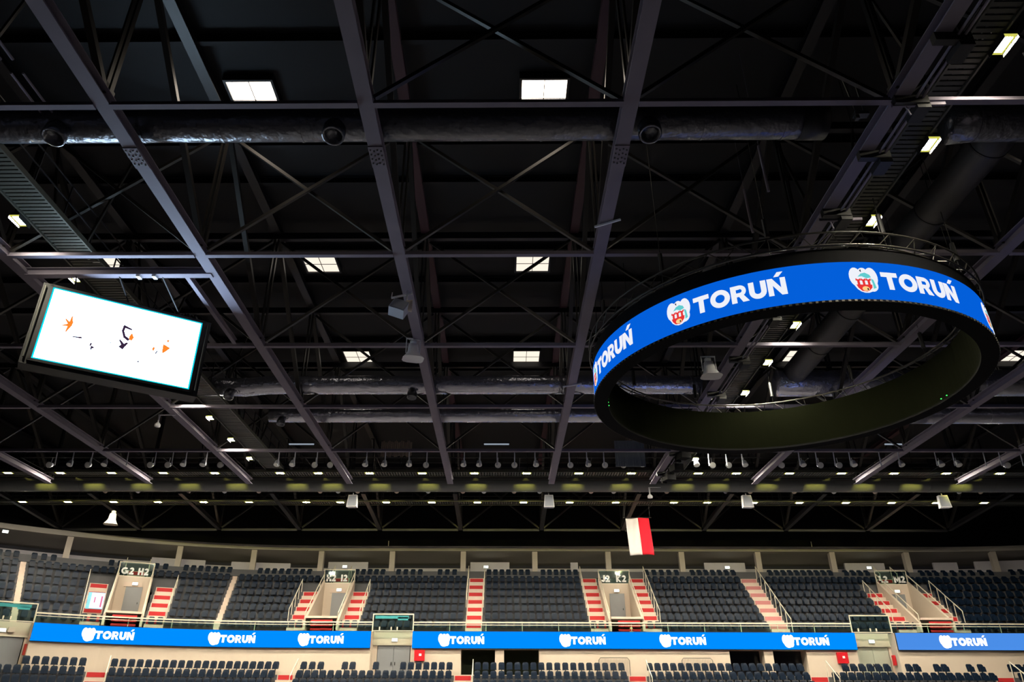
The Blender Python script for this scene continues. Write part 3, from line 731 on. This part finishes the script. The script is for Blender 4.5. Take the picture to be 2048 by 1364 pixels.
cols = [-29.0, -22.97, -18.6, -14.45, -8.84, -3.12, 2.63, 8.51, 14.39, 20.49, 26.41, 32.32, 37.9]
for i, s in enumerate(cols):
    t = tag(bpy.data.objects.new('pillar', None), 'pale square pillar, %s from the left along the gallery behind the top seats' % nth(i+1), 'pillar', 'gallery pillars'); C.objects.link(t)
    t.location = bowl(s, 7.85, 11.6); t.rotation_euler = (0, 0, turn(s))
    b = MB(); b.box((0, 0, 1.05), (.42, .42, 2.1)); o = b.build('shaft', 'pillar'); o.parent = t
    b = MB(); b.box((0, 0, .05), (.5, .5, .14)); o = b.build('base_block', 'pillar'); o.parent = t

def exit_light(s, r, z, lab):
    t = thing('exit_light', bowl(s, r, z), lab, 'exit light', 'lit exit lights', turn(s))
    b = MB(); b.box((0, 0, 0), (.40, .08, .22)); o = b.build('housing', 'white'); o.parent = t
    b = MB(); b.box((0, -.05, 0), (.34, .02, .17)); o = b.build('lit_panel', 'exit'); o.parent = t
for s, lab in ((-12.86, 'small exit light on the gallery wall over the H2 I2 sign'), (-1.31, 'small exit light on the gallery wall over the middle red stairs'),
               (18.29, 'small exit light on the gallery wall over the sloping pink stairs'), (29.73, 'small exit light on the gallery wall above the L2 M2 sign')):
    exit_light(s, 8.95, 12.55, lab)
exit_light(-32.3, 7.3, 13.3, 'small exit light on the curved grey soffit at the hall corner')

def stairway(s, i0, i1, wdt, lab, lower=False, group='red stairs in the stands', m='red'):
    zf, rf = (z_lo, lambda i: r_lo(i)-.4) if lower else (z_up, r_up)
    t = thing('stairway', bowl(s, rf(i0), zf(i0)), lab, 'stairs', group, turn(s))
    th = turn(s)
    base = Vector(t.location)
    fr = MB(); 
    def loc(dx, dr, z): return Vector((dx, dr, z - base.z))
    r0 = rf(i0)
    rng = range(i0, i1+1) if not lower else range(i1, i0-1, -1)
    for i in rng:
        z, r = zf(i), rf(i)-r0
        fr.box((0, r+.40, z-base.z-.33), (wdt, .84, .70))                     # full step
        fr.box((0, r-.17, z-base.z-.47), (wdt, .36, .30))                     # half step
    o = fr.build('treads', 'tread'); o.parent = t
    for i in rng:
        z, r = zf(i), rf(i)-r0
        b = MB(); b.box((0, r-.035, z-base.z-.155), (wdt-.14, .03, .27)); o = b.build('riser', m); o.parent = t
    return t
def handrail(s, i0, i1, lab, lower=False):
    zf, rf = (z_lo, lambda i: r_lo(i)-.4) if lower else (z_up, r_up)
    t = thing('handrail', bowl(s, rf(i0), zf(i0)), lab, 'handrail', 'cream stair handrails', turn(s)); base = Vector(t.location); r0 = rf(i0)
    a, c = (0, .1, .95), (0, rf(i1)-r0+.1, zf(i1)-base.z+.95)
    b = MB(); b.beam(a, c, .045, .045); o = b.build('top_bar', 'rail'); o.parent = t
    for i in range(min(i0, i1), max(i0, i1)+1):
        b = MB(); p = (0, rf(i)-r0+.1, zf(i)-base.z); b.beam(p, (0, p[1], p[2]+.98), .04, .04); o = b.build('post', 'rail'); o.parent = t
sides = {'G2': '', }
for s, A, B_, mid in portals:
    nm = A+' '+B_
    # opening: end wall with door, cheeks, floor, balustrade with the letters
    t = thing('stand_portal', bowl(s, 1.4, 7.4), 'cream doorway in the upper stand with white letters %s on its glass' % nm, 'portal', 'doorways in the upper stand', turn(s))
    base = Vector(t.location); rr = lambda r: r-1.4; zz = lambda z: z-base.z
    def bx(mb, dx, r, z, sz): mb.box((dx, rr(r), zz(z)), sz); return mb
    b = MB(); bx(b, 0, 5.75, 9.1, (2.3, .14, 3.3)); o = b.build('end_wall', 'cream'); o.parent = t
    for sg in (-1, 1):
        b = MB()
        z0, z1 = zz(6.9), [zz(z_up(0)+.75), zz(z_up(5)+.95)]
        x = sg*1.15; ya, yb = rr(1.0), rr(5.7)
        w_ = .08
        b.quadbox([(x-w_, ya, z0), (x+w_, ya, z0), (x+w_, yb, z0), (x-w_, yb, z0), (x-w_, ya, z1[0]), (x+w_, ya, z1[0]), (x+w_, yb, z1[1]), (x-w_, yb, z1[1])])
        o = b.build('side_wall', 'cream'); o.parent = t
        b = MB(); b.beam((x, ya, z1[0]+.5), (x, yb, z1[1]+.55), .05, .05)
        for q in range(5):
            f = q/4; b.beam((x, ya+(yb-ya)*f, z1[0]+(z1[1]-z1[0])*f), (x, ya+(yb-ya)*f, z1[0]+.5+(z1[1]+.05-z1[0])*f), .035, .035)
        o = b.build('side_rail', 'rail'); o.parent = t
    b = MB(); bx(b, 0, 3.3, 7.75, (2.2, 4.9, .14)); o = b.build('landing', 'tread'); o.parent = t
    for q in range(3):
        b = MB(); bx(b, .1, .78-.0, 6.95+.27*q, (1.5, .03, .14)); o = b.build('front_riser', 'red'); o.parent = t
    b = MB(); bx(b, .12, 5.66, 8.95, (1.12, .06, 2.15)); o = b.build('door', 'door'); o.parent = t
    b2 = MB(); bx(b2, .52, 5.61, 8.9, (.05, .05, .12)); o2 = b2.build('door_handle', 'black'); o2.parent = o
    ztop = 10.75
    b = MB()
    for zz_ in (ztop, ztop+1.0): bx(b, 0, 5.7, zz_, (2.4, .05, .06))
    for dx in (-1.18, 1.18): bx(b, dx, 5.7, ztop+.5, (.05, .05, 1.0))
    o = b.build('balustrade_frame', 'rail'); o.parent = t
    b = MB(); bx(b, 0, 5.7, ztop+.5, (2.3, .02, .9)); o = b.build('balustrade_glass', 'glass'); o.parent = t
    fn = lambda x, z, d: Vector((x, rr(5.66)-d, zz(z)))
    for txt, x0 in ((A, -.98), (B_, .14)):
        b = MB(); write(b, txt, x0, ztop+.12, .50, fn, 0, .03, .25, .10); o = b.build('lettering', 'whitebit'); o.parent = t
    exit_light(s+.1, 5.5, 10.22, 'exit light above the grey door under the %s letters' % nm)
    top = 5 if mid else 7
    sw = stairway(s-1.84, 1, top, 1.2, 'red stairs on the screen side of the %s doorway' % nm)
    sw = stairway(s+1.84, 1, top, 1.2, 'red stairs on the ring side of the %s doorway' % nm)
    handrail(s-2.48, 1, top, 'cream handrail on the outer edge of the stairs left of %s' % nm)
    handrail(s+2.48, 1, top, 'cream handrail on the outer edge of the stairs right of %s' % nm)
    if mid:
        stairway(s, 6, 7, 1.2, 'short red steps between top seats behind the %s letters' % nm)
        handrail(s-.65, 6, 7, 'short handrail left of the steps behind %s letters' % nm); handrail(s+.65, 6, 7, 'short handrail right of the steps behind %s letters' % nm)
stairway(single[0], 0, 7, 1.15, 'long straight red stairs in the middle of the upper stand')
handrail(single[0]-.63, 3, 7, 'cream handrail left of the long straight red stairs'); handrail(single[0]+.63, 3, 7, 'cream handrail right of the long straight red stairs')
stairway(single[1], 0, 7, 1.25, 'long sloping pink and cream stairs between the J2 K2 and L2 M2 doorways', m=mat('faded pink riser', (.55, .20, .20), .7))
handrail(single[1]+.68, 0, 7, 'cream handrail beside the long sloping pink stairs')
for s, lab in zip(narrow, ('narrow beige aisle between the G2 H2 and H2 I2 doorways', 'narrow beige aisle at the curved corner of the upper stand')):
    stairway(s, 0, 7, .36, lab, m='tread')
low = [(-25.85, 'red steps in the lower tier below the G2 H2 doorway'), (-13.88, 'red steps in the lower tier below the H2 I2 doorway'), (-2.52, 'red steps in the lower tier below the middle stairs'),
       (8.64, 'red steps in the lower tier below the J2 K2 doorway'), (20.18, 'red steps in the lower tier by the red fire cabinet, far side'), (31.89, 'red steps in the lower tier below the L2 M2 doorway')]
for s, lab in low:
    stairway(s, 0, 3, 1.15, lab, True)
    handrail(s+.64, 0, 2, 'cream handrail beside the ' + lab.replace(', far side', ''), True)

# ------------------------------------------------------------------ video ribbons with rails
rib = [(-29.98, -8.80, 'blue video ribbon with white lettering on the curved screen side of the stands', [-25.67, -18.03, -12.12], 'led_ribbon'),
       (-6.0, 23.44, 'longest blue video ribbon with white lettering across the middle of the stands', [-2.72, 5.36, 12.01, 20.13], 'led_ribbon'),
       (26.14, 45.5, 'paler blue video ribbon at the far end of the stands', [30.49, 39.5], 'led_ribbon2')]
for g0, g1, lab, lg, m in rib:
    t = thing('video_ribbon', bowl((g0+g1)/2, -.1, 5.7), lab, 'video ribbon', 'blue video ribbons')
    b = MB(); sweep(b, rect(-.14, .0, 5.68, 6.76), g0, g1); b.build('housing', 'black', t)
    b = MB(); sweep(b, rect(-.16, -.14, 5.70, 6.74), g0, g1); bd = b.build('led_band', m, t)
    for s in lg:
        fn = lambda x, z, d: bowl(x, -.16-d, z)
        city_logo(bd, fn, s-1.16, 6.20, .84, .48, 'led_whiter', True, sw=.31)
    t = thing('glass_railing', bowl((g0+g1)/2, .2, 6.75), 'cream topped glass railing above the ' + {'l': 'longest blue ribbon in the middle', 'b': 'blue ribbon on the curved side', 'p': 'paler blue ribbon'}[lab[0]], 'railing', 'railings above the ribbons')
    b = MB(); sweep(b, rect(.10, .22, 7.30, 7.38), g0, g1); sweep(b, rect(.14, .19, 7.16, 7.20), g0, g1); b.build('top_rail', 'rail', t)
    b = MB(); sweep(b, rect(.16, .18, 6.76, 7.16), g0, g1); b.build('pane', 'glass', t)
    n = int((g1-g0)/2.4); b = MB()
    for i in range(n+1):
        s = g0+(g1-g0)*i/n; c = bowl(s, .2, 7.05); b.box(c, (.04, .04, .6), turn(s))
    b.build('post', 'rail', t)

# ------------------------------------------------------------------ gates under the upper tier
glab = ['at the corner of the hall', 'between the two long blue ribbons', 'at the far end of the longest ribbon']
for gi, (g0, g1) in enumerate(gates_):
    if gi == 0: g0 = -33.2
    s = (g0+g1)/2; wd = (g1-g0)
    t = thing('gateway', bowl(s, .8, 4.0), 'tall gateway with grey doors ' + glab[gi], 'gateway', 'gateways in the lower wall', turn(s)); base = Vector(t.location)
    def L(dx, r, z): return (dx, r-.8, z-base.z)
    b = MB(); b.box(L(0, .9, 6.40), (wd, .15, .8)); b.box(L(-wd/2+.17, .9, 4.9), (.34, .15, 2.3)); b.box(L(wd/2-.1, .9, 4.9), (.2, .15, 2.3)); o = b.build('wall_face', 'cream'); o.parent = t
    for sg in (-1, 1):
        b = MB(); b.box(L(sg*wd/2, .5, 5.3), (.08, .9, 2.9)); o = b.build('side_wall', 'pillar' if gi == 2 else 'cream'); o.parent = t
    b = MB(); b.box(L(0, .55, 3.75), (wd, 1.2, .3)); o = b.build('threshold', 'tread'); o.parent = t
    b = MB(); b.box(L(0, .80, 5.98), (wd, .1, .10)); o = b.build('lintel', 'rail'); o.parent = t
    ow = wd-.6
    for sg in (-1, 1):
        b = MB(); b.box(L(.06+sg*ow/4, .88, 4.85), (ow/2-.02, .06, 2.1)); d = b.build('door_leaf', 'door' if gi < 2 else mat('pale green grey door', (.42, .44, .36), .5)); d.parent = t
        b = MB(); b.box(L(.06+sg*.12, .83, 4.8), (.05, .06, .2)); h = b.build('door_handle', 'black'); h.parent = d
    exit_light(s+.1, .78, 6.28, 'exit light over the gateway ' + glab[gi])
    t = thing('glass_booth', bowl(s, .3, 6.75), 'cream framed glass screen above the gateway ' + glab[gi], 'glass screen', 'glass screens above the gateways', turn(s)); base = Vector(t.location)
    def L2(dx, r, z): return (dx, r-.3, z-base.z)
    b = MB(); b.box(L2(0, .2, 7.86), (wd, .07, .07))
    for dx in (-wd/2+.03, wd/2-.03): b.box(L2(dx, .2, 7.3), (.06, .06, 1.15))
    b.box(L2(0, .2, 6.8), (wd, .05, .05)); o = b.build('frame', 'rail'); o.parent = t
    b = MB(); b.box(L2(0, .2, 7.33), (wd-.1, .02, 1.0)); o = b.build('pane', 'glass'); o.parent = t
    if gi < 2:
        b = MB(); b.box(L2(-.1, .24, 7.68), (wd-.5, .02, .20)); b.box(L2(wd/2-.75, .24, 7.58), (.7, .02, .2)); o = b.build('blue_reflection', 'cyan'); o.parent = t  # painted strips imitate a blue reflection on the glass
    for dx in (-.9, -.1, .3): 
        b = MB(); b.box(L2(dx, .16, 6.95), (.08, .05, .2)); o = b.build('clip', 'rail'); o.parent = t
# seats of the upper tier seen behind the booth handled with the rest

# red cabinets, poster, little things on the walls
for s, z, lab in ((-5.48, 5.25, 'red fire cabinet on the cream wall beside the middle gateway'), (22.37, 5.2, 'red fire cabinet on the cream wall beside the far gateway')):
    t = thing('fire_cabinet', bowl(s, -.1, z), lab, 'fire cabinet', 'red fire cabinets')
    b = MB(); b.box((s, 52.92, z), (.68, .18, .66)); b.build('box', 'redbox', t)
    b = MB(); b.box((s+.05, 52.82, z+.04), (.16, .02, .14)); b.build('emblem', 'whitebit', t)
p = bowl(-30.1, .3, 5.2); b = MB(); b.box(p, (.14, .5, .62), turn(-30)); tag(b.build('fire_cabinet', mat('dark red cabinet', (.30, .02, .01), .4)), 'dark red fire cabinet on the side wall of the corner gateway', 'fire cabinet', 'red fire cabinets')
b = MB(); b.box((26.0, 53.5, 5.1), (.12, .3, .62)); tag(b.build('fire_cabinet', 'redbox'), 'narrow red fire cabinet on the side wall of the far gateway', 'fire cabinet', 'red fire cabinets')
t = thing('lit_poster', bowl(-26.9, 1.7, 8.0), 'small glowing white poster case in front of the G2 H2 stairs', 'poster', None, turn(-26.9))
b = MB(); b.box((0, 0, .45), (1.02, .12, 1.05)); o = b.build('case', 'cyan'); o.parent = t
b = MB(); b.box((.1, -.07, .45), (.80, .02, .98)); o = b.build('picture', 'poster'); o.parent = t
b = MB(); b.box((-.05, -.085, .5), (.07, .01, .35)); b.box((.36, -.085, .4), (.1, .01, .7)); o = b.build('print', 'poster_pink'); o.parent = t
for x0, lab in ((6.2, 'cream wire barrier against the wall over the seats, left one'), (10.1, 'cream wire barrier against the wall over the seats, right one')):
    x0 = {6.2: 6.15+.4, 10.1: 12.0}[x0]-.2
    t = thing('wire_barrier', (x0+1.0, 52.8, 4.0), lab, 'barrier', 'wire barriers at the wall')
    b = MB(); b.path([(x0, 52.85, 4.0), (x0, 52.85, 5.0), (x0+.12, 52.85, 5.15), (x0+1.9, 52.85, 5.15), (x0+2.02, 52.85, 5.0), (x0+2.02, 52.85, 4.0)], .02, 6); b.build('frame', 'grating', t)
    b = MB()
    for i in range(20): b.beam((x0+.1*i+.06, 52.85, 4.2), (x0+.1*i+.06, 52.85, 5.1), .01, .01)
    b.build('wire', 'grating', t)

for s_, lab in ((-9.2, 'tiny pale pole on the gallery edge, left of the middle'), (24.9, 'tiny pale pole on the gallery edge near the far end')):
    b = MB(); b.tube(bowl(s_, 7.6, 13.9), bowl(s_, 7.6, 14.35), .03, 6); tag(b.build('edge_pole', 'rail'), lab, 'pole')
b = MB(); b.lathe([(0, 0), (.11, .03), (.13, .2), (.05, .45), (0, .5)], (8.9, 54.4, 6.8), n=12); tag(b.build('orange_glow', emit('warm glow', (1, .62, .22), 1.2), None, True), 'small glowing orange spot at the foot of the J2 K2 doorway', 'lamp')  # small orange thing of unknown kind, made to glow
# flag
t = thing('flag', (8.6, 47, 12.9), 'white and red flag hanging vertically below the lower lamp row', 'flag')
def cloth(x0, x1, m, n):
    b = MB(); nx, nz = 8, 14
    for j in range(nz+1):
        for i in range(nx+1):
            u_, v_ = i/nx, j/nz; x = x0+(x1-x0)*u_ + .14*v_
            b.v.append((x, 47+.05*math.sin(x*7+v_*3), 12.93 - 2.28*v_ + .03*math.sin(x*3)))
    for j in range(nz):
        for i in range(nx):
            a = j*(nx+1)+i; b.f.append((a, a+1, a+nx+2, a+nx+1))
    o = b.build(n, m, t, True)
    s_ = o.modifiers.new('t', 'SOLIDIFY'); s_.thickness = .008
cloth(7.84, 8.62, 'flag_w', 'white_half'); cloth(8.62, 9.33, 'flag_r', 'red_half')
b = MB(); b.tube((7.7, 47, 12.96), (9.5, 47, 12.98), .02, 8); b.tube((7.8, 47, 12.97), (7.8, 47, 14.3), .006, 5); b.tube((9.4, 47, 12.97), (9.4, 47, 14.3), .006, 5); b.build('pole', 'brace', t)

# ------------------------------------------------------------------ seats
def seat_parts():
    bk = MB()
    n = 6; prof = []
    for (x, z) in ((-.19, .36), (.19, .36), (.195, .70), (.175, .78), (.12, .825), (-.12, .825), (-.175, .78), (-.195, .70)): prof.append((x, z))
    fn = lambda x, z, d: Vector((x, .10 + (z-.4)*.22 - .03*(1-(x/.22)**2)*-1 - d, z))
    bk.prism(prof, fn, -.02, .025)
    pn = MB(); pr = [(-.17, .36), (.17, .36), (.175, .60), (.14, .67), (-.14, .67), (-.175, .60)]
    fn2 = lambda x, z, d: Vector((x, -.06 + (z-.4)*.18 - d, z))
    pn.prism(pr, fn2, 0, .05)
    lg = MB(); lg.box((0, .08, .2), (.06, .08, .4)); lg.box((0, .0, .38), (.40, .14, .05))
    return bk, pn, lg
bk, pn, lg = seat_parts()
seat0 = bpy.data.objects.new('stadium_seat', None); C.objects.link(seat0)
for mb, n in ((bk, 'backrest'), (pn, 'seat_pan'), (lg, 'pedestal')):
    o = mb.build(n, 'seat' if n != 'pedestal' else 'black'); o.parent = seat0
seat0['category'] = 'seat'; seat0['group'] = 'navy tip-up seats of the lower tier'

proj_den = lambda P: (P - Vector((0, 0, CZ)))
def project(P):
    q = P - Vector((0, 0, CZ)); d = q.dot(fwd); return 1024+CX + F_PX*q.dot(right)/d, 682 - F_PX*q.dot(up)/d
def seat_row(r, s0, s1, pitch=.5):
    k = 1 + r/RB if (s1 < -14 or s0 > 34) else 1
    n = int((s1-s0)*k/pitch); out = []
    for i in range(n): out.append(s0 + (s1-s0)*(i+.5)/n)
    return out
blocks_named = ['G2 side of the curve', 'G2 H2', 'H2 I2', 'middle', 'J2 K2', 'far', 'last']
edges = [S_BEG] + [s for s, _ in low] + [S_END]
lower_seats = []      # (visible size, s, row, label)
rown = ['back row', 'second row', 'third row', 'fourth row']
blk = ['the curved corner block', 'the block below H2', 'the block below I2', 'the block below J2', 'the block below K2', 'the block below L2', 'the block below M2']
for bi in range(len(edges)-1):
    a, c = edges[bi]+.66, edges[bi+1]-.66
    for row in range(4):
        segs = [(a, c)]
        if row == 0:
            cut = {1: [], 2: [(-12.2+1.0, -8.9), ], 5: []}
            segs = []
            x = a
            stops = []
            for g0, g1 in gates_: stops.append((g0+.2, g1-.2))
            if bi == 2: stops = [(-11.55, -10.5), (-9.5, -8.7), (-7.75, -6.7)]
            if bi == 5: stops = [(a, 21.9), (25.1, 26.0), (27.0, 27.8), (28.8, 29.8)]
            for g0, g1 in stops:
                if g1 < a or g0 > c: continue
                segs.append((x, max(x, g0))); x = g1
            segs.append((x, c))
        for q0, q1 in segs:
            if q1-q0 < .5: continue
            for s in ([q0 + (q1-q0)*(i+.5)/max(1, int((q1-q0)/.5)) for i in range(int((q1-q0)/.5))]):
                lower_seats.append([bi, row, s])
cnt = {}
vis = []
for e in lower_seats:
    bi, row, s = e; k = (bi, row)
    P = bowl(s, r_lo(row), z_lo(row)+.8); u_, v_ = project(P)
    e.append(u_); e.append(v_)
    if -8 < u_ < 2056 and v_ < 1364:
        cnt[k] = cnt.get(k, 0)+1; e.append(cnt[k]); vis.append(e)
    else: e.append(0)
vis.sort(key=lambda e: e[1]*0 + (0 if e[1] < 2 else 1) + (e[2] > 0)*.0 - (60-bowl(e[2], r_lo(e[1]), 0).y)*.0)
chosen = vis[:300]; ch = set(id(e) for e in chosen)
first = True
for e in chosen:
    bi, row, s = e[:3]; P = bowl(s, r_lo(row), z_lo(row))
    lab = 'navy tip-up seat, %s from left in the %s of %s' % (nth(e[5]), rown[row], blk[bi])
    if first:
        seat0.location = P; seat0.rotation_euler = (0, 0, turn(s)); seat0['label'] = lab; first = False
    else: copy_tree(seat0, P, turn(s), lab)
rest = MB()
def add_seat(s, r, z, up_open=0):
    th = turn(s); c, sn = math.cos(th), math.sin(th); P = bowl(s, r, z)
    for mb in (bk, pn):
        k = len(rest.v)
        rest.v += [(P.x + x*c - y*sn, P.y + x*sn + y*c, P.z + zz_) for x, y, zz_ in mb.v]
        rest.f += [tuple(k+i for i in f) for f in mb.f]
for e in lower_seats:
    if id(e) in ch or e[1] > 2: continue
    u_, v_ = e[3], e[4]
    if -200 < u_ < 2300 and e[1] <= 2: add_seat(e[2], r_lo(e[1]), z_lo(e[1]))
for i in range(8):
    blocked = []
    for s, _, _, mid in portals:
        if i == 0: blocked.append((s-.9, s+.9))
        elif i <= 5 or not mid: blocked.append((s-2.52, s+2.52))
        else: blocked.append((s-.75, s+.75))
    for s in single: blocked.append((s-.7, s+.7))
    for s in narrow: blocked.append((s-.22, s+.22))
    if i == 7:
        for s in cols: blocked.append((s-.35, s+.35))
        blocked += [(-6.2, -5.2), (6.2, 7.0), (-28.4, -26.8)]
    blocked.sort(); x = S_BEG
    for g0, g1 in blocked + [(S_END, S_END)]:
        n = int((g0-x)*(1+r_up(i)/RB*(x < -14))/.5)
        for q in range(max(0, n)): add_seat(x+(g0-x)*(q+.5)/n, r_up(i)+.5, z_up(i))
        x = max(x, g1)
o = rest.build('stadium_seats', 'seat'); tag(o, 'countless navy seats filling the rows of the upper stand', 'seats', None, 'stuff')
